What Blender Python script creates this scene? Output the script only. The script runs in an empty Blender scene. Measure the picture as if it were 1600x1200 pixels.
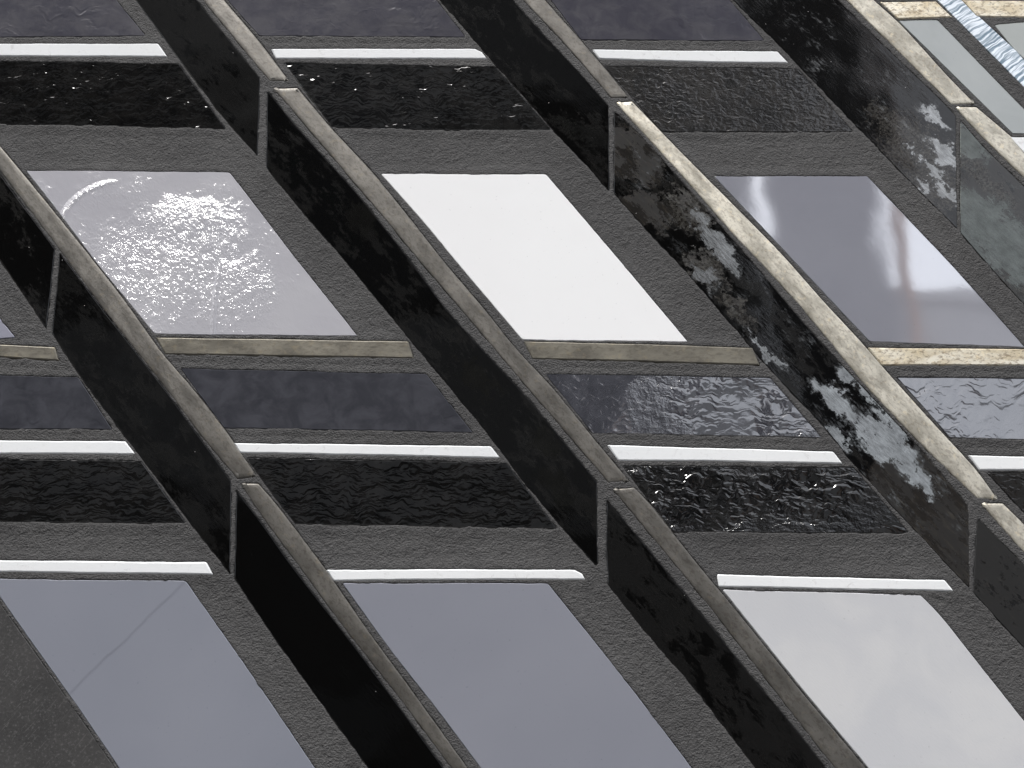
import bpy, bmesh, math, random
import numpy as np
from mathutils import Vector
from mathutils.geometry import delaunay_2d_cdt

random.seed(7)
rng = np.random.default_rng(11)
S = bpy.context.scene
C = S.collection
R = math.radians

# ------------------------------------------------------------------ camera, sky, sun, exposure
TILT = R(24.0)          # the camera stands low in front of the wall and looks up at it
FPX = 2200.0            # focal length in photo pixels (photo 1600 wide)
DIST = 0.55             # metres from lens to the middle of the picture
P0 = Vector((0.0, 0.0, 1.5))
FW = Vector((0, math.cos(TILT), math.sin(TILT)))
UP = Vector((0, -math.sin(TILT), math.cos(TILT)))
CAM = P0 - FW * DIST
cd = bpy.data.cameras.new("camera")
cam = bpy.data.objects.new("camera", cd)
C.objects.link(cam)
cam.location = CAM
cam.rotation_euler = (R(90) + TILT, 0, 0)
cd.sensor_width = 36.0
cd.lens = 36.0 * FPX / 1600.0
cd.clip_start = 0.01
cd.clip_end = 500
S.camera = cam

SUN_EL, SUN_AZ = R(59), R(-24)     # azimuth measured from -y (out of the wall) towards +x
sun_dir = Vector((math.sin(SUN_AZ) * math.cos(SUN_EL), -math.cos(SUN_AZ) * math.cos(SUN_EL), math.sin(SUN_EL)))
w = bpy.data.worlds.new("World")
S.world = w
w.use_nodes = True
wn = w.node_tree
bg = wn.nodes["Background"]
sky = wn.nodes.new("ShaderNodeTexSky")
sky.sky_type = 'NISHITA'
sky.sun_disc = False
sky.sun_elevation = SUN_EL
sky.sun_rotation = math.atan2(sun_dir.x, sun_dir.y)
sky.air_density = 1.0
sky.dust_density = 2.5
sky.ozone_density = 1.0
hs = wn.nodes.new("ShaderNodeHueSaturation")
hs.inputs["Saturation"].default_value = 0.30
wn.links.new(sky.outputs[0], hs.inputs["Color"])
wn.links.new(hs.outputs[0], bg.inputs[0])
bg.inputs[1].default_value = 0.15
sd = bpy.data.lights.new("sun", 'SUN')
sd.energy = 1.5
sd.angle = R(10)
sd.color = (1.0, 0.98, 0.955)
so = bpy.data.objects.new("sun", sd)
C.objects.link(so)
so.rotation_euler = sun_dir.to_track_quat('Z', 'Y').to_euler()
so.location = (0, -2, 6)
S.view_settings.view_transform = 'Standard'
S.view_settings.look = 'None'
S.view_settings.gamma = 1
S.view_settings.use_curve_mapping = False
S.view_settings.exposure = 0.96
S.render.engine = 'CYCLES'
S.cycles.max_bounces = 6
S.cycles.use_denoising = True
S.cycles.denoiser = 'OPENIMAGEDENOISE'
S.cycles.denoising_input_passes = 'RGB_ALBEDO_NORMAL'
S.cycles.denoising_prefilter = 'NONE'


def wall(px, py):
    """photo pixel -> (x, z) on the wall, relative to the world"""
    d = Vector(((px - 800) / FPX, 0, 0)) + UP * ((600 - py) / FPX) + FW
    t = -CAM.y / d.y
    q = CAM + d * t
    return (q.x, q.z)


# ------------------------------------------------------------------ node helpers
class NT:
    def __init__(s, name):
        s.m = bpy.data.materials.new(name)
        s.m.use_nodes = True
        s.t = s.m.node_tree
        s.t.nodes.clear()

    def n(s, typ, props=None, **ins):
        nd = s.t.nodes.new("ShaderNode" + typ)
        for k, v in (props or {}).items():
            setattr(nd, k, v)
        for k, v in ins.items():
            key = int(k[1:]) if k[0] == '_' and k[1:].isdigit() else k.replace('_', ' ')
            s.set(nd.inputs[key], v)
        return nd

    def set(s, inp, v):
        if isinstance(v, bpy.types.NodeSocket):
            s.t.links.new(v, inp)
        else:
            if isinstance(v, tuple) and len(v) == 3 and inp.type == 'RGBA':
                v = v + (1.0,)
            inp.default_value = v

    def math(s, op, a, b=0.0, c=0.0, clamp=False):
        nd = s.n("Math", {"operation": op, "use_clamp": clamp}, _0=a, _1=b)
        s.set(nd.inputs[2], c)
        return nd.outputs[0]

    def add(s, *a):
        r = a[0]
        for b in a[1:]:
            r = s.math('ADD', r, b)
        return r

    def mul(s, a, b):
        return s.math('MULTIPLY', a, b)

    def noise(s, vec, scale, detail=3.0, rough=0.5, dist=0.0, lac=2.0):
        return s.n("TexNoise", {}, Vector=vec, Scale=scale, Detail=detail, Roughness=rough, Distortion=dist, Lacunarity=lac).outputs["Fac"]

    def step(s, v, lo, hi):
        nd = s.n("MapRange", {"interpolation_type": 'SMOOTHSTEP'}, Value=v)
        nd.inputs[1].default_value = lo
        nd.inputs[2].default_value = hi
        return nd.outputs[0]

    def remap(s, v, lo, hi, a, b):
        nd = s.n("MapRange", {}, Value=v)
        for i, x in enumerate((lo, hi, a, b)):
            nd.inputs[i + 1].default_value = x
        return nd.outputs[0]

    def mixc(s, f, a, b):
        nd = s.n("Mix", {"data_type": 'RGBA'})
        s.set(nd.inputs[0], f)
        s.set(nd.inputs[6], a)
        s.set(nd.inputs[7], b)
        return nd.outputs[2]

    def mixf(s, f, a, b):
        nd = s.n("Mix", {"data_type": 'FLOAT'})
        s.set(nd.inputs[0], f)
        s.set(nd.inputs[2], a)
        s.set(nd.inputs[3], b)
        return nd.outputs[0]

    def coords(s, rand=True):
        co = s.n("TexCoord").outputs["Object"]
        s.raw = co
        if rand:
            r = s.n("ObjectInfo").outputs["Random"]
            off = s.n("CombineXYZ", {}, X=s.mul(r, 37.0), Y=s.mul(r, 91.0), Z=s.mul(r, 13.0)).outputs[0]
            return s.n("VectorMath", {"operation": 'ADD'}, _0=co, _1=off).outputs[0]
        return co

    def map(s, vec, scale=(1, 1, 1), rot=(0, 0, 0), loc=(0, 0, 0), kind='POINT'):
        return s.n("Mapping", {"vector_type": kind}, Vector=vec, Location=loc, Rotation=rot, Scale=scale).outputs[0]

    def bump(s, height, strength=1.0):
        return s.n("Bump", {}, Height=height, Distance=1.0, Strength=strength).outputs[0]

    def tilt(s, tx, tz):
        """a constant slope of the surface: tx > 0 leans it to reflect what stands further right"""
        sep = s.n("SeparateXYZ", {}, Vector=s.raw)
        return s.add(s.mul(sep.outputs[0], -tx), s.mul(sep.outputs[2], -tz))

    def blobs(s, lst, origin, along=(1.0, 0.0)):
        """lst of (px, py, r_along, r_across) patches on the glass, px = photo pixels, radii in px"""
        a = math.atan2(along[1], along[0])
        best = None
        wn_ = s.n("TexNoise", {}, Vector=s.raw, Scale=150.0, Detail=5.0, Roughness=0.7).outputs["Color"]
        wv = s.n("VectorMath", {"operation": 'SUBTRACT'}, _0=wn_, _1=(0.5, 0.5, 0.5)).outputs[0]
        wv = s.n("VectorMath", {"operation": 'MULTIPLY'}, _0=wv, _1=(0.022, 0.0, 0.022)).outputs[0]
        wr = s.n("VectorMath", {"operation": 'ADD'}, _0=s.raw, _1=wv).outputs[0]
        for (px, py, ru, rv) in lst:
            x, z = wall(px, py)
            ctr = (x - origin[0], 0.0, z - origin[1])
            v = s.n("VectorMath", {"operation": 'SUBTRACT'}, _0=wr, _1=ctr).outputs[0]
            v = s.n("VectorRotate", {"rotation_type": 'Y_AXIS'}, Vector=v, Angle=a).outputs[0]
            v = s.n("VectorMath", {"operation": 'MULTIPLY'}, _0=v, _1=(1 / (ru * PX), 0, 1 / (rv * PX))).outputs[0]
            d = s.n("VectorMath", {"operation": 'LENGTH'}, _0=v).outputs["Value"]
            f = s.math('SUBTRACT', 1.0, d, clamp=True)
            best = f if best is None else s.math('MAXIMUM', best, f)
        return best

    def out(s, shader):
        o = s.n("OutputMaterial")
        s.t.links.new(shader, o.inputs[0])
        return s.m

    def bsdf(s, **k):
        return s.n("BsdfPrincipled", {}, **k).outputs[0]


PX = 0.00025
BAND = (0.62, -0.785)     # direction of the diagonal bands on the wall (x, z), downwards to the right
BANG = math.atan2(BAND[1], BAND[0])


def band_coords(s, co):
    """rotate so that x runs along the diagonal bands"""
    return s.n("VectorRotate", {"rotation_type": 'Y_AXIS'}, Vector=co, Angle=BANG).outputs[0]


# ------------------------------------------------------------------ materials
def m_grout():
    s = NT("grout")
    co = s.coords(False)
    big = s.noise(co, 22, 3, 0.6)
    mid = s.noise(co, 160, 4, 0.6)
    fine = s.noise(co, 1500, 2, 0.6)
    col = s.mixc(s.step(s.add(s.mul(big, 0.6), s.mul(mid, 0.4)), 0.3, 0.7), (0.060, 0.0585, 0.0585), (0.088, 0.086, 0.085))
    col = s.mixc(s.step(fine, 0.62, 0.8), col, (0.16, 0.157, 0.155))
    col = s.mixc(s.step(s.noise(co, 700, 2), 0.66, 0.75), col, (0.03, 0.028, 0.028))
    h = s.add(s.mul(s.noise(co, 1500, 2, 0.6), 0.00055), s.mul(s.noise(co, 750, 2, 0.6), 0.0004))
    st = s.noise(s.map(co, (900, 900, 2200)), 1.0, 2, 0.5, 0.6)
    h = s.add(h, s.mul(st, 0.00030))
    return s.out(s.bsdf(Base_Color=col, Roughness=0.8, Specular_IOR_Level=0.35, Normal=s.bump(h)))


def m_plain_grey(name, col, rough=0.8):
    s = NT(name)
    co = s.coords(False)
    k = s.noise(co, 1.2, 5, 0.6)
    c = s.mixc(k, tuple(x * 0.8 for x in col), tuple(x * 1.2 for x in col))
    return s.out(s.bsdf(Base_Color=c, Roughness=rough))


def m_black(origin, luster=(), haze=0.55, cover=0.0, tint=(0.14, 0.145, 0.14), hazecol=0.012, dirt=(), tilt=(0, 0), lu_r=0.16, lt=(0, 0), fr=0.12, dull=()):
    """black glass with patches of silvery lustre and dirt; patches are placed where the photo has them"""
    s = NT("black_lustre_glass")
    co = s.coords()
    bc = band_coords(s, co)
    # cloudy dull film over the gloss
    cl = s.noise(s.map(bc, (60, 170, 140)), 1.0, 9, 0.76, 0.12)
    film = s.step(cl, haze - 0.015, haze + 0.03)
    base = s.mixc(film, (0.0022, 0.0021, 0.0020), (hazecol, hazecol * 0.97, hazecol * 0.92))
    streak = s.noise(s.map(bc, (160, 900, 900)), 1.0, 4, 0.7)
    base = s.mixc(s.mul(s.step(streak, 0.54, 0.72), s.mul(film, 0.6)), base, (hazecol * 2.2, hazecol * 2.0, hazecol * 1.8))
    # hard edged lustre
    edge = s.noise(s.map(bc, (240, 1000, 900)), 1.0, 8, 0.76, 0.2)
    edge2 = s.noise(s.map(bc, (90, 180, 150)), 1.0, 4, 0.6, 0.3)
    if luster:
        bl = s.blobs(luster, origin, BAND)
        f = s.add(s.mul(bl, 1.2), s.mul(edge, 1.6), s.mul(edge2, 1.2))
        lu = s.mul(s.step(f, 1.75, 1.86), s.remap(s.noise(s.map(bc, (300, 1300, 1200)), 1.0, 5, 0.7), 0.35, 0.6, 0.55, 1.0))
        lu = s.math('MAXIMUM', lu, s.mul(s.step(f, 1.5, 1.78), 0.22))
    else:
        lu = s.step(s.add(edge, edge2), 1.55 - cover, 1.60 - cover)
    if dirt:
        bd = s.blobs(dirt, origin, BAND)
        dn = s.noise(s.map(bc, (380, 560, 560)), 1.0, 8, 0.8, 0.8)
        df = s.step(s.add(s.mul(bd, 0.9), s.mul(dn, 1.9), s.mul(edge2, 0.5)), 1.42, 1.62)
        dcol = s.mixc(s.step(s.noise(co, 800, 6, 0.75), 0.40, 0.62), (0.009, 0.0075, 0.006), (0.060, 0.057, 0.051))
        base = s.mixc(df, base, dcol)
        rgh = s.mixf(df, 0.05, 0.38)
    else:
        rgh = 0.05
    if dull:
        du = s.step(s.add(s.mul(s.blobs(dull, origin, BAND), 1.4), s.mul(cl, 0.8)), 0.62, 0.80)
        base = s.mixc(du, base, s.mixc(s.step(streak, 0.5, 0.75), (0.017, 0.0155, 0.014), (0.045, 0.039, 0.030)))
        rgh = s.mixf(du, rgh, 0.3)
    # specks of dust and scratches
    v = s.n("TexVoronoi", {}, Vector=co, Scale=260.0, Randomness=1.0)
    speck = s.math('LESS_THAN', v.outputs["Distance"], 0.045)
    sel = s.math('GREATER_THAN', s.n("SeparateColor", {}, Color=v.outputs["Color"]).outputs[0], 0.90)
    base = s.mixc(s.mul(speck, sel), base, (0.42, 0.41, 0.40))
    r = s.mixf(film, rgh, fr)
    warp = s.mul(s.noise(co, 28, 2, 0.4), 0.0007)
    h = s.add(warp, s.tilt(*tilt), s.mul(s.noise(s.map(bc, (300, 1500, 1200)), 1.0, 3), 0.000012))
    nrm = s.bump(h)
    glass = s.bsdf(Base_Color=base, Roughness=r, IOR=1.5, Normal=nrm)
    h2 = s.add(h, s.tilt(*lt), s.mul(s.noise(s.map(bc, (200, 900, 800)), 1.0, 4, 0.65), 0.00003))
    lc = s.mixc(s.noise(bc, 160, 4), tuple(x * 0.6 for x in tint), tuple(x * 1.7 for x in tint))
    silver = s.bsdf(Base_Color=lc, Metallic=1.0, Roughness=lu_r, Normal=s.bump(h2))
    return s.out(s.n("MixShader", {}, _0=lu, _1=glass, _2=silver).outputs[0])


def m_ripple(name, col, col2, sx=300, sz=720, amp=0.00020, tilt=(0, 0), ior=1.5, rough=0.09, blob=None, origin=(0, 0), calm=0.25, film=0.0):
    """rolled glass with a watery relief running across"""
    s = NT(name)
    co = s.coords()
    wob = s.noise(co, 120, 2)
    p = s.map(co, (sx, sz, sz))
    p = s.n("VectorMath", {"operation": 'ADD'}, _0=p, _1=s.n("CombineXYZ", {}, X=0.0, Y=0.0, Z=s.mul(wob, 5.0)).outputs[0]).outputs[0]
    n1 = s.noise(p, 1.0, 1.5, 0.4, 0.5)
    n2 = s.noise(p, 0.42, 2, 0.5, 0.6)
    rip = s.add(s.mul(n1, 1.0), s.mul(n2, 1.6))
    a = s.mul(s.add(calm, s.mul(s.step(s.noise(co, 35, 2), 0.35, 0.62), 1.0 - calm)), amp)
    if blob:
        a = s.mul(a, s.add(calm, s.mul(s.math('SMOOTH_MIN', s.mul(s.blobs(blob, origin), 2.2), 1.0, 0.2), 1.0)))
    warp = s.mul(s.noise(co, 22, 2, 0.4), 0.0009)
    h = s.add(s.mul(rip, a), warp, s.tilt(*tilt))
    c = s.mixc(s.step(s.noise(co, 110, 5, 0.6, 0.5), 0.35, 0.68), col, col2)
    rr = rough if not film else s.mixf(s.step(s.noise(co, 200, 5, 0.7), 0.4, 0.6), rough, film)
    return s.out(s.bsdf(Base_Color=c, Roughness=rr, IOR=ior, Normal=s.bump(h)))


def m_opal(name, col, col2=None, ior=1.5, rough=0.08, warp=0.0006, tilt=(0, 0), sss=0.0, micro=0.0, cloud=26, crease=None, origin=(0, 0), stain=0.0):
    """opaque milky art glass"""
    s = NT(name)
    co = s.coords()
    c = s.mixc(s.step(s.noise(co, cloud, 4, 0.55, 0.7), 0.3, 0.7), col, col2 or tuple(x * 0.93 for x in col))
    c = s.mixc(s.mul(s.step(s.noise(co, 900, 2), 0.70, 0.78), 0.25), c, tuple(x * 0.45 for x in col))
    if stain:
        c = s.mixc(s.mul(s.step(s.noise(co, 240, 6, 0.75, 1.0), 0.56, 0.72), stain), c, (0.30, 0.27, 0.25))
    h = s.add(s.mul(s.noise(co, 16, 2, 0.4), warp), s.tilt(*tilt))
    if micro:
        h = s.add(h, s.mul(s.noise(s.map(band_coords(s, co), (500, 1700, 1700)), 1.0, 3, 0.6, 0.5), micro))
    if crease:
        (x0, y0), (x1, y1) = wall(*crease[0]), wall(*crease[1])
        L = math.hypot(x1 - x0, y1 - y0)
        nx, nz = -(y1 - y0) / L, (x1 - x0) / L
        v = s.n("VectorMath", {"operation": 'SUBTRACT'}, _0=s.raw, _1=(x0 - origin[0], 0, y0 - origin[1])).outputs[0]
        d = s.n("VectorMath", {"operation": 'DOT_PRODUCT'}, _0=v, _1=(nx, 0, nz)).outputs["Value"]
        d = s.add(d, s.mul(s.math('SUBTRACT', s.noise(s.raw, 60, 2), 0.5), 0.004))
        h = s.add(h, s.mul(s.step(d, -0.0008, 0.0008), crease[2]))
        gz = s.math('ABSOLUTE', d)
        c = s.mixc(s.mul(s.step(gz, 0.0006, 0.0), 0.03), c, tuple(x * 0.5 for x in col))
    return s.out(s.bsdf(Base_Color=c, Roughness=rough, IOR=ior, Subsurface_Weight=sss, Subsurface_Radius=(1.0, 1.0, 1.1), Subsurface_Scale=0.0015, Normal=s.bump(h)))


def m_blister(origin):
    """the white glass with a hammered, sparkling middle"""
    s = NT("hammered_white_glass")
    co = s.coords(False)
    n1 = s.noise(s.map(band_coords(s, co), (330, 620, 560)), 1.0, 3, 0.55, 1.4)
    n2 = s.noise(co, 170, 2, 0.5, 0.8)
    bl = s.blobs([(245, 425, 175, 130), (300, 345, 110, 50), (350, 450, 90, 90)], origin)
    bl = s.mul(s.step(s.add(bl, s.mul(s.noise(co, 90, 4, 0.6), 0.5)), 0.15, 1.0), 1.0)
    a = s.add(s.remap(s.noise(co, 45, 3, 0.6), 0.38, 0.65, 0.06, 0.34), s.mul(bl, 0.62))
    rip = s.mul(s.add(n1, s.mul(n2, 1.3)), s.mul(a, 0.00027))
    arc_c = wall(175, 355)
    v = s.n("VectorMath", {"operation": 'SUBTRACT'}, _0=s.raw, _1=(arc_c[0] - origin[0], 0, arc_c[1] - origin[1])).outputs[0]
    d = s.n("VectorMath", {"operation": 'LENGTH'}, _0=v).outputs["Value"]
    ring = s.math('ABSOLUTE', s.math('SUBTRACT', d, 0.0215))
    sep = s.n("SeparateXYZ", {}, Vector=v)
    ul = s.step(s.add(s.mul(sep.outputs[0], -1.0), s.mul(sep.outputs[2], 0.8)), 0.016, 0.024)
    arc = s.mul(s.mul(s.step(ring, 0.0022, 0.0), n1), s.mul(ul, 0.0004))
    # a fold in the glass running down
    fx, _ = wall(338, 450)
    _, fz = wall(338, 420)
    sr = s.n("SeparateXYZ", {}, Vector=s.raw)
    dx = s.add(sr.outputs[0], -(fx - origin[0]), s.mul(s.math('SUBTRACT', s.noise(s.raw, 40, 2), 0.5), 0.004))
    fold = s.mul(s.step(s.math('ABSOLUTE', dx), 0.0016, 0.0), s.step(s.mul(sr.outputs[2], -1.0), -(fz - origin[1]) - 0.004, -(fz - origin[1]) + 0.008))
    h = s.add(rip, arc, s.mul(fold, 0.0004), s.tilt(-0.03, 0.125))
    c = s.mixc(s.step(s.noise(co, 20, 3), 0.3, 0.7), (0.375, 0.37, 0.40), (0.42, 0.415, 0.44))
    return s.out(s.bsdf(Base_Color=c, Roughness=0.085, IOR=1.65, Subsurface_Weight=0.0, Subsurface_Radius=(1, 1, 1.1), Subsurface_Scale=0.0015, Normal=s.bump(h)))


def m_gold(name="beige_lustre_glass", a=(0.122, 0.115, 0.104), b=(0.165, 0.156, 0.141), dark=(0.065, 0.055, 0.045), spots=0.5, rough=0.42, along=True, metal=0.55, grain=0.00006, sc=1.0):
    s = NT(name)
    co = s.coords()
    bc = band_coords(s, co) if along else co
    cl = s.noise(s.map(bc, (70, 130, 150)), sc, 5, 0.65, 0.4)
    fine = s.noise(s.map(bc, (500, 900, 900)), sc, 5, 0.7, 0.4)
    c = s.mixc(s.step(cl, 0.35, 0.65), a, b)
    c = s.mixc(s.mul(s.step(fine, 0.48, 0.62), spots), c, dark)
    c = s.mixc(s.mul(s.step(s.noise(co, 420 * sc, 3, 0.6), 0.56, 0.72), 0.35), c, tuple(x * k for x, k in zip(b, (1.3, 1.18, 0.95))))
    h = s.add(s.mul(fine, grain), s.mul(s.noise(co, 140, 2), 0.00006), s.mul(s.noise(co, 24, 2), 0.0005))
    r = s.remap(cl, 0.3, 0.7, rough - 0.05, rough + 0.10)
    return s.out(s.bsdf(Base_Color=c, Metallic=metal, Roughness=r, Normal=s.bump(h)))


def m_silver_ridge():
    s = NT("ridged_silver_glass")
    co = s.coords()
    bc = band_coords(s, co)
    p = s.n("VectorMath", {"operation": 'ADD'}, _0=s.map(bc, (1000, 1, 70)), _1=s.n("CombineXYZ", {}, X=s.mul(s.noise(bc, 90, 3), 5.0), Y=0.0, Z=0.0).outputs[0]).outputs[0]
    n1 = s.noise(p, 1.0, 2, 0.5, 0.4)
    c = s.mixc(s.step(n1, 0.35, 0.62), (0.20, 0.27, 0.32), (0.88, 0.92, 0.95))
    h = s.add(s.mul(n1, 0.00007), s.mul(s.noise(co, 40, 2), 0.0002))
    return s.out(s.bsdf(Base_Color=c, Metallic=0.7, Roughness=0.28, Normal=s.bump(h)))


# ------------------------------------------------------------------ tile builder
TILES = []          # (polygon in wall coords) for the grout
COUNT = {}


def resample(pts, step, wob, rnd):
    out = []
    n = len(pts)
    for i in range(n):
        p, q = Vector(pts[i]), Vector(pts[(i + 1) % n])
        L = (q - p).length
        k = max(1, int(L / step))
        for j in range(k):
            out.append(p.lerp(q, j / k))
    for _ in range(10):
        m = len(out)
        new = []
        for i, p in enumerate(out):
            a, b = out[i - 1], out[(i + 1) % m]
            t1, t2 = p - a, b - p
            ok = t1.length > 1e-7 and t2.length > 1e-7 and t1.angle(t2) < R(12)
            new.append((a + p * 2 + b) / 4 if ok else p)
        out = new
    # smooth, low-frequency wobble of a hand-cut edge
    m = len(out)
    ph = [rnd.uniform(0, 6.28) for _ in range(6)]
    cx = sum(p.x for p in out) / m
    cy = sum(p.y for p in out) / m
    res = []
    for i, p in enumerate(out):
        a, b = out[i - 1], out[(i + 1) % m]
        t = (b - a).normalized()
        nr = Vector((t.y, -t.x))
        u = p.x * 130 + p.y * 90
        d = wob * (math.sin(u * 1.0 + ph[0]) * 0.5 + math.sin(u * 3.1 + ph[1]) * 0.3 + math.sin(u * 7.7 + ph[2]) * 0.2 + rnd.uniform(-.25, .25))
        res.append(p + nr * d)
    return res


def area2(p):
    return sum(p[i][0] * p[(i + 1) % len(p)][1] - p[(i + 1) % len(p)][0] * p[i][1] for i in range(len(p)))


def round_corners(pts, r):
    out = []
    n = len(pts)
    for i in range(n):
        p, a, b = Vector(pts[i]), Vector(pts[i - 1]), Vector(pts[(i + 1) % n])
        da, db = (a - p), (b - p)
        la, lb = da.length, db.length
        ang = da.angle(db) if la > 0 and lb > 0 else math.pi
        if ang > R(160):
            out.append(p)
            continue
        rr = min(r, la * 0.3, lb * 0.3)
        s0, s1 = p + da.normalized() * rr, p + db.normalized() * rr
        out += [s0, (s0 + p * 2 + s1) / 4, s1]
    return out


def offset(pts, d):
    n = len(pts)
    out = []
    for i in range(n):
        a, p, b = pts[i - 1], pts[i], pts[(i + 1) % n]
        t1, t2 = (p - a), (b - p)
        t1 = t1.normalized() if t1.length > 1e-9 else t2.normalized()
        t2 = t2.normalized() if t2.length > 1e-9 else t1
        n1, n2 = Vector((-t1.y, t1.x)), Vector((-t2.y, t2.x))
        m = n1 + n2
        m = m.normalized() if m.length > 1e-6 else n1
        k = 1.0 / max(0.6, m.dot(n1))
        out.append(p + m * d * k)
    return out


PROFILES = {
    # (inset, height) from the deep edge to the flat top
    'flat': [(0, -0.0030), (0, -0.00035), (0.00010, -0.00012), (0.00032, 0.0)],
    'bar': [(0, -0.0030), (0, -0.0004), (0.00018, -0.0001), (0.0006, 0.00008)],
    'round': [(0, -0.0030), (0, -0.0005), (0.0001, -0.00025), (0.0003, -0.00010), (0.0007, -0.00003), (0.0012, 0.00002), (0.0018, 0.00005)],
}


def tile(name, px, mat, label, cat, group=None, profile='flat', proud=0.0, wob=0.00016, corner=0.0006):
    rnd = random.Random(len(TILES) * 31 + 5)
    pts = [wall(*p) for p in px]
    if area2(pts) < 0:
        pts = pts[::-1]
    pts = resample(round_corners([Vector(p) for p in pts], corner), 0.0022, wob, rnd)
    TILES.append(np.array([(p.x, p.y) for p in pts]))
    cx, cz = tile_origin(px)
    bm = bmesh.new()
    rings = []
    for ins, h in PROFILES[profile]:
        ring = offset(pts, ins) if ins else pts
        rings.append([bm.verts.new((p.x - cx, -(h + proud), p.y - cz)) for p in ring])
    n = len(pts)
    for a, b in zip(rings, rings[1:]):
        for i in range(n):
            j = (i + 1) % n
            f = bm.faces.new((a[i], a[j], b[j], b[i]))
            f.smooth = True
    # the top face: well shaped triangles with its own vertices, so its rim stays crisp
    flat = [Vector((v.co.x, v.co.z)) for v in rings[-1]]
    nb = len(flat)
    arr = np.array([(p.x, p.y) for p in flat])
    gstep = 0.005
    gx, gz = np.meshgrid(np.arange(arr[:, 0].min(), arr[:, 0].max(), gstep), np.arange(arr[:, 1].min(), arr[:, 1].max(), gstep))
    gx, gz = gx.ravel(), gz.ravel()
    inside = np.zeros(len(gx), bool)
    dmin = np.full(len(gx), 1.0)
    for k in range(nb):
        (ax, az), (bx, bz) = arr[k], arr[(k + 1) % nb]
        if az != bz:
            inside ^= ((az > gz) != (bz > gz)) & (gx < ax + (gz - az) * (bx - ax) / (bz - az))
        dx, dz = bx - ax, bz - az
        t = np.clip(((gx - ax) * dx + (gz - az) * dz) / (dx * dx + dz * dz + 1e-18), 0, 1)
        dmin = np.minimum(dmin, np.hypot(gx - ax - t * dx, gz - az - t * dz))
    keep = inside & (dmin > 0.0012)
    pts2 = flat + [Vector((a, b)) for a, b in zip(gx[keep], gz[keep])]
    vo, _e, fo, _a, _b, _c = delaunay_2d_cdt(pts2, [], [list(range(nb))], 1, 1e-7)
    yt = rings[-1][0].co.y
    tv = [bm.verts.new((v.x, yt, v.y)) for v in vo]
    tops = [bm.faces.new([tv[i] for i in f]) for f in fo]
    for f in tops:
        f.smooth = True
    bm.faces.new(rings[0][::-1])
    bmesh.ops.recalc_face_normals(bm, faces=bm.faces)
    for f in tops:
        f.normal_update()
        if f.normal.y > 0:
            f.normal_flip()
    me = bpy.data.meshes.new(name)
    bm.to_mesh(me)
    bm.free()
    me.materials.append(mat)
    o = bpy.data.objects.new(name, me)
    C.objects.link(o)
    o.location = (cx, 0, cz)
    o["label"] = label
    o["category"] = cat
    if group:
        o["group"] = group
    return o


def tile_origin(px):
    pts = [wall(*p) for p in px]
    return (sum(p[0] for p in pts) / len(pts), sum(p[1] for p in pts) / len(pts))


# ------------------------------------------------------------------ the tiles (outlines measured on the photograph, laid on the wall)
GB = "long black glass strips in the diagonal bands"
A1 = [(-150, 64), (0, 272), (86, 389), (73, 515), (0, 407), (-150, 195)]
A2 = [(93, 394), (101, 403), (154, 475), (262, 613), (362, 752), (361, 820), (360, 898), (296, 817), (224, 720), (122, 585), (81, 521), (87, 460)]
A3 = [(369, 764), (416, 825), (449, 874), (512, 955), (561, 1018), (617, 1095), (692, 1198), (840, 1400), (720, 1400), (575, 1200), (470, 1056), (420, 985), (366, 903), (368, 818)]
B1 = [(120, -115), (212, 0), (285, 100), (345, 180), (402, 243), (407, 122), (346, 47), (308, 0), (225, -115)]
B2 = [(417, 143), (421, 144), (456, 189), (554, 297), (640, 405), (697, 484), (750, 542), (820, 616), (933, 753), (935, 880), (931, 884), (875, 822), (838, 778), (800, 731), (760, 676), (717, 624), (638, 528), (604, 487), (547, 417), (470, 329), (416, 262)]
B3 = [(948, 780), (1024, 871), (1066, 922), (1122, 990), (1171, 1053), (1220, 1109), (1292, 1200), (1450, 1400), (1335, 1400), (1180, 1200), (1090, 1082), (1010, 990), (950, 913), (947, 850)]
C1 = [(600, -115), (687, 0), (755, 80), (800, 130), (866, 206), (912, 254), (952, 298), (952, 166), (901, 108), (845, 49), (802, 0), (705, -115)]
C2 = [(959, 173), (996, 206), (1059, 276), (1115, 340), (1185, 420), (1250, 498), (1288, 540), (1376, 634), (1439, 701), (1513, 790), (1516, 921), (1439, 839), (1348, 743), (1292, 673), (1250, 627), (1209, 585), (1167, 536), (1111, 470), (1059, 410), (1027, 378), (959, 301)]
C3 = [(1527, 808), (1600, 882), (1760, 1060), (1760, 1200), (1600, 1011), (1521, 926), (1523, 860)]
D1 = [(1050, -115), (1145, 0), (1220, 73), (1253, 108), (1344, 203), (1425, 287), (1496, 358), (1494, 181), (1477, 162), (1376, 66), (1309, 0), (1200, -115)]
D2 = [(1500, 185), (1530, 222), (1600, 290), (1760, 450), (1760, 640), (1600, 477), (1544, 415), (1500, 364)]

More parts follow.
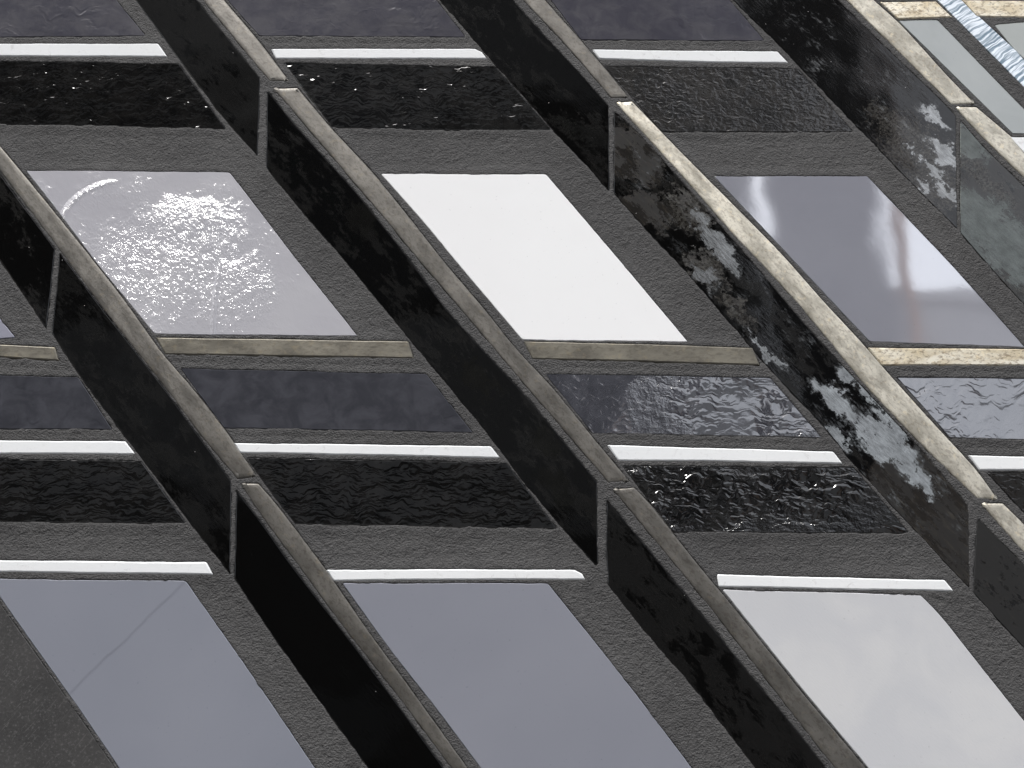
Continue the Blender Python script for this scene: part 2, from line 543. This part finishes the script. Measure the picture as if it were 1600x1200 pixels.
mk = lambda P, **k: m_black(tile_origin(P), **k)
nm = "black_glass_strip"
cat = "glass tile"
tile(nm, A1, mk(A1, cover=0.0), "black strip cut off by the left edge, ending at a narrow upright joint", cat, GB)
tile(nm, A2, mk(A2, haze=0.50, hazecol=0.0065, luster=[(185, 575, 60, 30), (250, 660, 50, 35), (300, 745, 30, 20)], tint=(0.05, 0.05, 0.05)),
     "whole black strip below and left of the hammered white tile", cat, GB)
tile(nm, A3, mk(A3, haze=0.66), "very dark clean black strip running off the bottom between the two plain grey tiles", cat, GB)
tile(nm, B1, mk(B1, haze=0.42, hazecol=0.006), "black strip at the top edge, between the first and second white bars", cat, GB)
tile(nm, B2, mk(B2, haze=0.52, hazecol=0.0075, luster=[(565, 345, 50, 34), (720, 420, 40, 12), (745, 590, 60, 26), (850, 690, 50, 22), (870, 760, 50, 30)], tint=(0.06, 0.058, 0.052)),
     "longest black strip, running between the hammered white tile and the brightest white tile", cat, GB)
tile(nm, B3, mk(B3, haze=0.46, fr=0.2, hazecol=0.0065), "evenly dull black strip running off the bottom, left of the pale marbled tile", cat, GB)
tile(nm, C1, mk(C1, haze=0.54, hazecol=0.008, luster=[(925, 215, 50, 26), (880, 190, 30, 14)], tint=(0.07, 0.07, 0.065)),
     "glossy black strip at the top edge, between the second and third short white bars", cat, GB)
tile(nm, C2, mk(C2, haze=0.52, hazecol=0.010,
                luster=[(1120, 380, 70, 16), (1092, 340, 30, 14), (1100, 430, 40, 20), (1130, 400, 60, 14), (1195, 545, 60, 9), (1305, 625, 62, 24), (1345, 600, 60, 20), (1385, 690, 95, 42), (1310, 690, 40, 14), (1430, 740, 50, 20)],
                dirt=[(1075, 330, 70, 50), (1100, 420, 60, 40), (1150, 480, 60, 20)], dull=[(1475, 810, 170, 130), (1440, 760, 90, 70), (985, 240, 90, 60), (1010, 330, 60, 40)], tint=(0.19, 0.195, 0.19), lt=(0.06, 0.10)),
     "long black strip blotched with silvery flakes, right of the brightest white tile", cat, GB)
tile(nm, C3, mk(C3, haze=0.40, fr=0.3, hazecol=0.017, tilt=(0.01, 0)), "dull charcoal strip cut off by the right edge, beside the pale marbled tile", cat, GB)
tile(nm, D1, mk(D1, haze=0.35, fr=0.07, hazecol=0.004,
                luster=[(1462, 185, 40, 16), (1475, 240, 55, 20), (1455, 262, 34, 14), (1440, 290, 20, 12), (1425, 232, 12, 8), (1478, 300, 34, 14)],
                dirt=[(1430, 230, 120, 70), (1400, 200, 90, 40), (1460, 290, 80, 60)], tint=(0.30, 0.30, 0.29), lu_r=0.22, lt=(0.04, 0.0)),
     "broad black strip at the top, weathered brown and flaked with silver at its lower end", cat, GB)
tile(nm, D2, mk(D2, haze=0.40, hazecol=0.028, luster=[(1535, 350, 110, 75), (1600, 400, 130, 80), (1510, 220, 60, 40)],
                dirt=[(1525, 265, 60, 26), (1590, 440, 60, 30), (1500, 300, 40, 20), (1560, 300, 60, 20)], tint=(0.105, 0.112, 0.103), lu_r=0.22, lt=(0.04, 0.04)),
     "grey-green weathered strip with a rusty brown vein, cut off by the right edge", cat, GB)

GS = "narrow beige lustre strips"
gold = m_gold()
gold_lit = m_gold(a=(0.46, 0.43, 0.36), b=(0.74, 0.70, 0.60), dark=(0.26, 0.22, 0.17), spots=0.5, rough=0.40, metal=0.6)  # same beige lustre, the brighter right-hand reflections put into its colour
gold_h = m_gold(a=(0.15, 0.139, 0.115), b=(0.21, 0.195, 0.158), spots=0.35, along=False, sc=0.8)
gold_h_lit = m_gold(a=(0.72, 0.62, 0.44), b=(0.90, 0.85, 0.72), dark=(0.30, 0.23, 0.15), spots=0.8, along=False, rough=0.42, metal=0.5)  # level strips on the right: stronger reflection put into the colour here too
SA1 = [(-150, 40), (0, 228), (70, 312), (140, 399), (196, 470), (252, 550), (301, 606), (350, 668), (402, 744), (371, 748), (315, 682), (259, 606), (168, 491), (108, 410), (40, 320), (0, 266), (-150, 78)]
SA2 = [(376, 755), (404, 755), (428, 782), (460, 824), (508, 888), (568, 976), (645, 1081), (731, 1200), (870, 1400), (842, 1400), (704, 1198), (610, 1072), (540, 985), (466, 883), (400, 794)]
SB1 = [(260, -115), (350, 0), (402, 60), (452, 126), (421, 127), (357, 49), (317, 0), (225, -115)]
SB2 = [(426, 138), (465, 137), (515, 197), (582, 268), (645, 346), (694, 409), (767, 494), (800, 538), (828, 567), (870, 612), (922, 678), (984, 752), (951, 754), (870, 659), (800, 578), (715, 477), (655, 408), (596, 336), (530, 259), (445, 159)]
SB3 = [(956, 764), (991, 761), (1013, 782), (1052, 833), (1101, 895), (1125, 922), (1180, 990), (1216, 1035), (1260, 1090), (1353, 1199), (1510, 1400), (1470, 1400), (1302, 1198), (1218, 1090), (1115, 956), (1045, 871), (971, 781)]
SC1 = [(755, -115), (852, 0), (905, 59), (947, 108), (983, 152), (955, 153), (884, 70), (817, 0), (720, -115)]
SC2 = [(962, 160), (988, 158), (1034, 206), (1101, 274), (1150, 323), (1222, 396), (1285, 468), (1355, 543), (1378, 571), (1460, 662), (1530, 737), (1560, 781), (1527, 779), (1442, 697), (1355, 606), (1250, 477), (1184, 406), (1150, 371), (1080, 290), (1003, 206)]
SC3 = [(1532, 786), (1567, 786), (1600, 818), (1760, 995), (1760, 1040), (1600, 863)]
SD1 = [(1255, -115), (1365, 0), (1404, 33), (1488, 126), (1524, 162), (1487, 163), (1425, 101), (1323, 0), (1215, -115)]
SD2 = [(1492, 167), (1526, 167), (1579, 212), (1600, 240), (1760, 402), (1760, 442), (1600, 277), (1530, 209)]
gs = lambda P, m, l, pf='round': tile("beige_glass_strip", P, m, l, "glass strip", GS, pf, 0.0001, 0.0001, 0.0004)
gs(SA1, gold, "long taupe strip down the left side of the hammered white tile")
gs(SA2, gold, "taupe strip running off the bottom, along the left side of the middle plain grey tile")
gs(SB1, gold, "beige strip at the top edge, ending by the second white bar's left tip")
gs(SB2, gold, "long taupe strip running down the left side of the brightest white tile")
gs(SB3, gold, "beige strip running off the bottom, down the left side of the pale marbled tile")
gs(SC1, gold, "beige strip at the top edge, ending by the third white bar's left tip")
gs(SC2, gold_lit, "long cream strip with dark flecks down the left side of the window-reflecting tile")
gs(SC3, gold_lit, "short mottled cream strip cut off by the right edge, below the long cream strip")
gs(SD1, gold_lit, "cream strip at the top right, along the broad weathered black strip")
gs(SD2, gold_lit, "shining cream strip cut off by the right edge, above the grey-green weathered strip")
HA0 = [(-200, 532), (0, 538), (86, 542), (93, 564), (0, 558), (-200, 552)]
HA1 = [(243, 527), (400, 529), (638, 533), (647, 560), (400, 556), (258, 554)]
HB1 = [(818, 533), (1000, 537), (1176, 543), (1188, 571), (1000, 565), (831, 561)]
HC1 = [(1356, 543), (1600, 545), (1760, 546), (1760, 573), (1600, 571), (1377, 571)]
HT1 = [(1374, 3), (1463, 2), (1488, 27), (1403, 30)]
HT2 = [(1502, 0), (1600, 1), (1760, 2), (1760, 29), (1600, 28), (1526, 26)]
gs(HA0, gold_h, "level taupe strip cut off by the left edge of the picture", 'bar')
gs(HA1, gold_h, "level taupe strip directly under the hammered white tile", 'bar')
gs(HB1, gold_h, "level beige strip directly under the brightest white tile, glittering at its right end", 'bar')
gs(HC1, gold_h_lit, "level golden cream strip under the window-reflecting tile, cut off by the right edge", 'bar')
gs(HT1, gold_h_lit, "short level golden strip at the top, left of the ridged silver strip", 'bar')
gs(HT2, gold_h_lit, "level golden strip in the top right corner, right of the ridged silver strip", 'bar')
SIL = [(1380, -80), (1424, -80), (1502, 0), (1551, 45), (1600, 90), (1760, 240), (1760, 290), (1600, 137), (1530, 66), (1464, 0)]
tile("ridged_silver_strip", SIL, m_silver_ridge(), "pale blue silver strip with fine ridges crossing the top right corner", "glass strip", None, 'flat', 0.0)

# dark violet glass
GV = "dark violet glass tiles"
v_c, v_c2 = (0.037, 0.038, 0.046), (0.060, 0.061, 0.072)
V1 = [(-200, -45), (148, -45), (182, 0), (228, 56), (0, 58), (-200, 58)]
V2 = [(320, -45), (355, 0), (405, 56), (728, 58), (682, 0), (645, -45)]
V3 = [(825, -45), (861, 0), (908, 62), (1196, 64), (1141, 0), (1098, -45)]
V4 = [(-200, 584), (0, 586), (122, 589), (175, 671), (0, 670), (-200, 668)]
V5 = [(281, 575), (480, 580), (666, 584), (739, 676), (550, 672), (350, 669)]
V6 = [(852, 584), (1000, 586), (1204, 590), (1285, 684), (1100, 680), (926, 677)]
V7 = [(1400, 589), (1600, 591), (1760, 592), (1760, 690), (1600, 687), (1484, 684)]
vg = lambda P, m, l: tile("violet_glass_tile", P, m, l, cat, GV)
vm = m_ripple("violet_glass", (0.050, 0.049, 0.064), (0.075, 0.073, 0.085), 130, 190, 0.00016, ior=1.5, rough=0.18)
vm2 = m_ripple("violet_glass", v_c, v_c2, 130, 190, 0.00014, ior=1.5, rough=0.12)
vg(V1, vm, "dusty grey-violet tile in the top left corner")
vg(V2, vm, "grey-violet tile at the top edge, above the second short white bar")
vg(V3, vm, "grey-violet tile at the top edge, above the third short white bar")
vg(V4, vm2, "bluish dark tile at the left edge, under the leftmost level taupe strip")
vg(V5, vm2, "plain dark violet tile below the level taupe strip and hammered white tile")
vg(V6, m_ripple("violet_glass", v_c, v_c2, 200, 480, 0.00042, tilt=(0.105, 0.045), ior=2.4, rough=0.08,
                blob=[(1130, 630, 150, 110), (1220, 640, 120, 90)], origin=tile_origin(V6), calm=0.15),
   "dark violet tile whose rippled right half glitters, below the brightest white tile")
vg(V7, m_ripple("violet_glass", (0.035, 0.035, 0.045), (0.05, 0.05, 0.06), 140, 330, 0.00030, tilt=(0.06, 0.075), ior=2.8, rough=0.12),
   "shining grey rippled tile cut off by the right edge, under the golden cream strip")

# rippled black glass
GK = "rippled black glass tiles"
K1 = [(-200, 92), (0, 95), (280, 100), (353, 201), (150, 196), (0, 194), (-200, 190)]
K2 = [(444, 98), (600, 101), (774, 104), (820, 156), (862, 203), (700, 203), (519, 199)]
K3 = [(943, 103), (1100, 105), (1248, 107), (1334, 206), (1180, 206), (1034, 206)]
K4 = [(-200, 714), (0, 717), (220, 720), (291, 817), (140, 817), (0, 815), (-200, 812)]
K5 = [(385, 715), (600, 719), (792, 723), (871, 826), (650, 822), (461, 819), (400, 738)]
K6 = [(971, 727), (1150, 729), (1334, 730), (1421, 833), (1230, 832), (1052, 831)]
K7 = [(1543, 739), (1600, 738), (1760, 740), (1760, 845), (1638, 843)]
kg = lambda P, m, l: tile("rippled_black_tile", P, m, l, cat, GK)
kb, kb2 = (0.0022, 0.0021, 0.0020), (0.009, 0.0085, 0.008)
kg(K1, m_ripple("rippled_black_glass", kb, kb2, 300, 600, 0.00018, ior=1.6, rough=0.10, tilt=(0, -0.02), calm=0.6), "rippled black tile at the left edge under the first short white bar, with tiny sparkles")
kg(K2, m_ripple("rippled_black_glass", kb, (0.014, 0.0135, 0.013), 200, 540, 0.00020, ior=1.9, rough=0.08, calm=0.5), "rippled black tile under the second white bar of the top row")
kg(K3, m_ripple("rippled_black_glass", (0.010, 0.0095, 0.009), (0.022, 0.020, 0.018), 520, 820, 0.00020, ior=1.6, tilt=(0.02, 0), calm=0.8, rough=0.2), "scuffed finely wrinkled black tile under the third short white bar of the top row")
kg(K4, m_ripple("rippled_black_glass", kb, kb2, 170, 560, 0.00022, ior=1.9, rough=0.07, calm=0.7), "rippled black tile cut off by the left edge, lower row")
kg(K5, m_ripple("rippled_black_glass", kb, kb2, 170, 520, 0.00022, ior=1.9, rough=0.07, calm=0.7), "rippled black tile in the lower row, between the two lower black strips")
kg(K6, m_ripple("rippled_black_glass", kb, (0.012, 0.0115, 0.011), 190, 480, 0.00046, tilt=(0.035, 0.02), ior=1.75, rough=0.06, blob=[(1100, 775, 210, 90), (1260, 770, 150, 80)], origin=tile_origin(K6), calm=0.5), "rippled black tile with bright glints, right of the lower beige strip")
kg(K7, m_ripple("rippled_black_glass", (0.012, 0.011, 0.010), (0.02, 0.019, 0.018), 260, 600, 0.0002), "corner of a dull black tile at the right edge, under the last white bar")

# narrow white bars
GW = "narrow white glass bars"
W1 = [(-200, 66), (0, 68), (247, 68), (262, 89), (0, 88), (-200, 86)]
W2 = [(423, 76), (600, 76), (742, 76), (753, 81), (761, 92), (600, 92), (431, 92)]
W3 = [(925, 77), (1080, 79), (1215, 80), (1233, 99), (1080, 97), (936, 92)]
W4 = [(-200, 685), (0, 688), (196, 689), (212, 710), (0, 709), (-200, 706)]
W5 = [(364, 692), (560, 694), (767, 697), (782, 716), (560, 711), (375, 708)]
W6 = [(948, 695), (1120, 700), (1302, 705), (1318, 725), (1120, 721), (966, 720)]
W7 = [(1512, 711), (1600, 713), (1760, 715), (1760, 738), (1600, 735), (1530, 735)]
W8 = [(-200, 873), (0, 875), (322, 878), (333, 898), (0, 894), (-200, 892)]
W9 = [(509, 890), (700, 889), (898, 890), (910, 896), (915, 906), (700, 906), (521, 908)]
W10 = [(1120, 897), (1300, 902), (1476, 906), (1491, 924), (1300, 921), (1123, 917)]
white = m_opal("white_glass", (0.86, 0.875, 0.88), (0.89, 0.90, 0.90), rough=0.15, micro=0.00001, stain=0.30)
wl = ["top left white bar, at the left edge under the dusty grey-violet tile", "second white bar of the top row, just right of the first diagonal black band",
      "third white bar of the top row, above the scuffed wrinkled black tile", "white bar at the left edge under the bluish dark tile",
      "white bar under the plain dark violet tile in the middle of the left half", "white bar under the glittering violet tile",
      "short end of a white bar at the right edge, under the shining grey rippled tile", "white bar with a small stain near its tip, above the lower left plain tile",
      "white bar lying along the top of the middle plain grey tile", "white bar lying along the top of the pale marbled tile"]
for P, l in zip((W1, W2, W3, W4, W5, W6, W7, W8, W9, W10), wl):
    tile("white_glass_bar", P, white, l, "glass bar", GW, 'bar', 0.00012, 0.00012)

# large tiles
GM = "large pale glass parallelograms"
M0 = [(24, 527), (0, 499), (-165, 270), (-420, 268), (-230, 528), (0, 530)]
M1 = [(40, 266), (200, 267), (359, 269), (400, 322), (459, 400), (559, 525), (400, 524), (240, 522), (210, 484), (154, 416), (91, 332)]
M2 = [(594, 271), (720, 272), (853, 272), (967, 405), (1075, 534), (940, 533), (816, 531), (711, 407), (666, 352)]
M3 = [(1115, 275), (1240, 275), (1355, 275), (1485, 411), (1602, 543), (1480, 538), (1359, 534), (1233, 400)]
G1 = [(-20, 904), (140, 906), (290, 907), (388, 1045), (493, 1200), (620, 1400), (320, 1400), (185, 1198), (108, 1085), (0, 934)]
G2 = [(535, 911), (700, 911), (856, 911), (972, 1056), (1081, 1199), (1220, 1400), (890, 1400), (750, 1199), (687, 1114), (603, 1007)]
G3 = [(1129, 921), (1280, 925), (1439, 929), (1462, 950), (1512, 1014), (1600, 1125), (1780, 1350), (1510, 1400), (1357, 1200), (1257, 1081), (1180, 985)]
lg = lambda P, m, l, c="glass tile": tile("pale_glass_tile", P, m, l, c, GM, 'flat', 0.0, 0.00018, 0.0008)
lg(M0, m_opal("lavender_glass", (0.30, 0.30, 0.36)), "small corner of a pale lavender tile at the left edge")
lg(M1, m_blister(tile_origin(M1)), "pale grey-white tile with a hammered, sparkling patch in its middle")
lg(M2, m_opal("bright_white_glass", (0.93, 0.927, 0.927), (0.95, 0.95, 0.95), warp=0.0002, cloud=14), "plain brightest white tile in the middle of the picture")
lg(M3, m_opal("lavender_glass", (0.335, 0.34, 0.39), (0.36, 0.365, 0.415), ior=4.0, rough=0.03, warp=0.00045, micro=0.000003, tilt=(0.0, 0.0)), "smooth lavender tile reflecting a bright window, at the upper right")
lg(G1, m_opal("blue_grey_glass", (0.225, 0.236, 0.278), (0.25, 0.26, 0.302), rough=0.35, cloud=8, crease=((108, 1085), (272, 925), 0.00010), origin=tile_origin(G1)), "matt blue-grey tile at the lower left with a faint diagonal crease")
lg(G2, m_opal("blue_grey_glass", (0.232, 0.24, 0.28), (0.255, 0.262, 0.302), rough=0.35, cloud=8), "matt blue-grey tile without a crease, at the bottom middle")
lg(G3, m_opal("marbled_white_glass", (0.585, 0.59, 0.61), (0.64, 0.64, 0.647), rough=0.18, cloud=38, micro=0.00003), "pale marbled grey-white tile in the lower right corner")
R1 = [(1403, 32), (1465, 31), (1600, 170), (1640, 209), (1582, 209), (1490, 118)]
R2 = [(1578, 214), (1655, 214), (1680, 240), (1602, 240)]
R3 = [(1553, 39), (1600, 34), (1760, 34), (1760, 262), (1700, 200), (1600, 96)]
tile("grey_green_tile", R1, m_opal("grey_green_glass", (0.27, 0.29, 0.28), (0.31, 0.33, 0.32), ior=2.0, rough=0.05, warp=0.002, micro=0.000003), "narrow grey-green tile with a bright streak, left of the ridged silver strip", cat, "grey-green glass tiles")
tile("pale_glass_tile", R2, white, "small pale tip of a tile at the right edge, under the narrow grey-green tile", cat)
tile("grey_green_tile", R3, m_opal("grey_green_glass", (0.32, 0.34, 0.32), (0.37, 0.39, 0.37), ior=1.8, rough=0.12), "grey-green corner at the right edge, on the far side of the ridged silver strip", cat, "grey-green glass tiles")
SL = [(-260, 912), (-20, 912), (2, 945), (104, 1090), (179, 1200), (312, 1400), (-260, 1400)]


def m_slate():
    s = NT("charcoal_glass")
    co = s.coords()
    c = s.mixc(s.step(s.noise(co, 40, 5, 0.6), 0.3, 0.7), (0.030, 0.029, 0.029), (0.050, 0.048, 0.047))
    sc = s.noise(s.map(s.n("VectorRotate", {"rotation_type": 'Y_AXIS'}, Vector=co, Angle=0.9).outputs[0], (150, 2500, 2500)), 1.0, 3, 0.6)
    c = s.mixc(s.mul(s.step(sc, 0.58, 0.74), 0.8), c, (0.10, 0.098, 0.095))
    c = s.mixc(s.mul(s.step(s.noise(co, 1100, 2, 0.6), 0.55, 0.7), 0.5), c, (0.12, 0.118, 0.115))
    h = s.add(s.mul(sc, 0.00003), s.mul(s.noise(co, 900, 3), 0.00008))
    return s.out(s.bsdf(Base_Color=c, Roughness=0.5, Normal=s.bump(h)))


tile("charcoal_tile", SL, m_slate(), "matt scratched charcoal tile in the bottom left corner", cat)


# ------------------------------------------------------------------ the grout: a real relief between the tiles
def vnoise(X, Z, scale, seed):
    g = np.random.default_rng(seed).random((256, 256))
    u, v = X * scale + 1000.37, Z * scale + 1000.11
    iu, iv = np.floor(u).astype(int), np.floor(v).astype(int)
    fu, fv = u - iu, v - iv
    fu, fv = fu * fu * (3 - 2 * fu), fv * fv * (3 - 2 * fv)
    a, b = g[iu % 256, iv % 256], g[(iu + 1) % 256, iv % 256]
    c, d = g[iu % 256, (iv + 1) % 256], g[(iu + 1) % 256, (iv + 1) % 256]
    return (a * (1 - fu) + b * fu) * (1 - fv) + (c * (1 - fu) + d * fu) * fv - 0.5


def axis(lo, hi, flo, fhi, fine, coarse):
    return np.concatenate([np.arange(lo, flo, coarse), np.arange(flo, fhi, fine), np.arange(fhi, hi + coarse, coarse)])


xs = axis(-0.36, 0.36, -0.238, 0.238, 0.00042, 0.0016)
z_top, z_bot = wall(800, -8)[1], wall(800, 1208)[1]
zs = axis(z_bot - 0.10, z_top + 0.10, z_bot, z_top, 0.00042, 0.0016)
X, Z = np.meshgrid(xs, zs)
D = np.full(X.shape, 0.05)
for P in TILES:
    mg = 0.008
    i0, i1 = np.searchsorted(xs, [P[:, 0].min() - mg, P[:, 0].max() + mg])
    j0, j1 = np.searchsorted(zs, [P[:, 1].min() - mg, P[:, 1].max() + mg])
    if i1 <= i0 or j1 <= j0:
        continue
    x, z = X[j0:j1, i0:i1], Z[j0:j1, i0:i1]
    d2 = np.full(x.shape, 1.0)
    ins = np.zeros(x.shape, bool)
    n = len(P)
    for k in range(n):
        ax, az = P[k]
        bx, bz = P[(k + 1) % n]
        dx, dz = bx - ax, bz - az
        L2 = dx * dx + dz * dz + 1e-18
        # only the part of the grid near this edge needs a distance
        a0, a1 = np.searchsorted(xs[i0:i1], [min(ax, bx) - mg, max(ax, bx) + mg])
        b0, b1 = np.searchsorted(zs[j0:j1], [min(az, bz) - mg, max(az, bz) + mg])
        sx, sz = x[b0:b1, a0:a1], z[b0:b1, a0:a1]
        t = np.clip(((sx - ax) * dx + (sz - az) * dz) / L2, 0, 1)
        dd = (sx - ax - t * dx) ** 2 + (sz - az - t * dz) ** 2
        np.minimum(d2[b0:b1, a0:a1], dd, out=d2[b0:b1, a0:a1])
        if az != bz:
            r0, r1 = np.searchsorted(zs[j0:j1], [min(az, bz), max(az, bz)])
            zz = z[r0:r1, :]
            ins[r0:r1, :] ^= (x[r0:r1, :] < ax + (zz - az) * dx / dz)
    d = np.sqrt(d2)
    d = np.where(ins, -d, d)
    D[j0:j1, i0:i1] = np.minimum(D[j0:j1, i0:i1], d)
big = vnoise(X, Z, 45, 1)
mid = vnoise(X, Z, 170, 2)
fin = vnoise(X, Z, 520, 3)
fin2 = vnoise(X, Z, 1050, 4)
hollow = np.clip(D / 0.0055, 0, 1)
H = 0.00008 - 0.00050 * hollow * hollow * (3 - 2 * hollow)
edgew = np.exp(-np.abs(D) / 0.0012)
H += big * 0.0003 * hollow + mid * 0.00012 * (0.35 + 0.65 * hollow) + fin * 0.00018 + fin2 * 0.00020
H += edgew * (-0.00018 + mid * 0.0003)
lip = D + (mid * 0.5 + fin * 0.7) * 0.0005         # how far the grout creeps over the glass
drop = np.clip((-lip - 0.00005) / 0.0007, 0, 1)
H -= drop * 0.0022
ny, nx = X.shape
co = np.empty((ny * nx, 3), np.float32)
co[:, 0] = X.ravel()
co[:, 1] = -H.ravel()
co[:, 2] = Z.ravel()
I = np.arange(ny * nx).reshape(ny, nx)
F = np.stack([I[:-1, :-1], I[:-1, 1:], I[1:, 1:], I[1:, :-1]], -1).reshape(-1, 4)
me = bpy.data.meshes.new("grout_bed")
me.vertices.add(len(co))
me.vertices.foreach_set("co", co.ravel())
me.loops.add(F.size)
me.loops.foreach_set("vertex_index", F.ravel().astype(np.int32))
me.polygons.add(len(F))
me.polygons.foreach_set("loop_start", np.arange(0, F.size, 4, dtype=np.int32))
me.polygons.foreach_set("use_smooth", np.ones(len(F), bool))
me.update()
me.validate()
grout_m = m_grout()
me.materials.append(grout_m)


def box_mesh(name, x0, x1, y0, y1, z0, z1, mat):
    bm = bmesh.new()
    vs = [bm.verts.new(c) for c in ((x0, y0, z0), (x1, y0, z0), (x1, y1, z0), (x0, y1, z0), (x0, y0, z1), (x1, y0, z1), (x1, y1, z1), (x0, y1, z1))]
    for f in ((0, 3, 2, 1), (4, 5, 6, 7), (0, 1, 5, 4), (1, 2, 6, 5), (2, 3, 7, 6), (3, 0, 4, 7)):
        bm.faces.new([vs[i] for i in f])
    m = bpy.data.meshes.new(name)
    bm.to_mesh(m)
    bm.free()
    m.materials.append(mat)
    return m


wl_ = bpy.data.objects.new("wall", box_mesh("wall", -2.5, 2.5, 0.0035, 0.25, 0, 3.2, grout_m))
C.objects.link(wl_)
wl_["kind"] = "structure"
wl_["label"] = "dark grey mortared wall carrying the mosaic"
gb = bpy.data.objects.new("grout", me)
C.objects.link(gb)
gb.parent = wl_

# ------------------------------------------------------------------ unseen surroundings: pavement, plus houses and uprights added for the glass to mirror
gr = bpy.data.objects.new("pavement", box_mesh("pavement", -30, 30, -40, 2, -0.1, 0, m_plain_grey("paving", (0.22, 0.215, 0.21))))
C.objects.link(gr)
gr["kind"] = "structure"


def house(x0, x1, y0, y1, h, col, label, wins, glass, added_bands=()):
    e = bpy.data.objects.new("house", None)
    C.objects.link(e)
    e.location = ((x0 + x1) / 2, y0, 0)
    e["label"] = label
    e["category"] = "house"
    ox, oy = e.location.x, e.location.y

    def part(nm, a, b, c, d, z0, z1, m):
        o = bpy.data.objects.new(nm, box_mesh(nm, a - ox, b - ox, c - oy, d - oy, z0, z1, m))
        C.objects.link(o)
        o.parent = e
        return o
    m = m_plain_grey("render_coat", col)
    part("facade", x0, x1, y1, y0, 0, h, m)
    part("parapet", x0 - 0.02, x1 + 0.02, y1, y0 + 0.06, h + 0.001, h + 0.12, m)
    for (z, col2) in added_bands:  # pale bands added so the rippled black glass has contrast to mirror
        part("added_band", x0 + 0.01, x1 - 0.01, y0 + 0.001, y0 + 0.05, z, z + 1.05, col2)
    for (a, b, z0, z1) in wins:
        part("window", a, b, y0 + 0.002, y0 + 0.03, z0, z1, glass)
    return e


gl = NT("window_glass")
gl.coords(False)
glm = gl.out(gl.bsdf(Base_Color=(0.01, 0.011, 0.012), Roughness=0.05))
pale_band = m_plain_grey("pale_band", (0.27, 0.265, 0.26))
house(-11, 1.28, -6.0, -10, 9.3, (0.022, 0.021, 0.020), "dark house added across the pavement, unseen behind the camera, for the glass to mirror",  # unseen, its height and edge set to keep the mirrored view dark
      [(-7.5, -6.2, 1, 2.6), (-4.6, -3.3, 1, 2.6), (-1.8, -0.5, 1, 2.6), (-7.5, -6.2, 4.6, 5.8), (-4.6, -3.3, 4.6, 5.8), (-1.8, -0.5, 4.6, 5.8)], glm,
      [(3.45, pale_band), (5.9, pale_band)])
house(2.02, 9.0, -6.4, -10, 4.8, (0.62, 0.61, 0.60), "low pale house added unseen to the right behind the camera, for the reflections", [(4.0, 5.2, 1, 2.4)], glm)  # unseen, its height set for the sky edge mirrored on the right


def upright(name, x, y, w, d, h, col, label, cat):
    o = bpy.data.objects.new(name, box_mesh(name, -w / 2, w / 2, -d / 2, d / 2, 0, h, m_plain_grey(name, col)))
    C.objects.link(o)
    o.location = (x, y, 0)
    o["label"] = label
    o["category"] = cat


upright("added_pier", 1.70, -6.1, 0.64, 0.12, 9.2, (0.07, 0.068, 0.075), "tall flat grey pier added unseen between the houses to darken the reflections", "pier")  # added slab that blocks part of the mirrored sky
upright("added_post", 2.17, -6.2, 0.08, 0.08, 7.5, (0.50, 0.25, 0.12), "tall brown post added unseen before the low pale house for its reflection", "post")  # added to give the brown stripe in the reflections
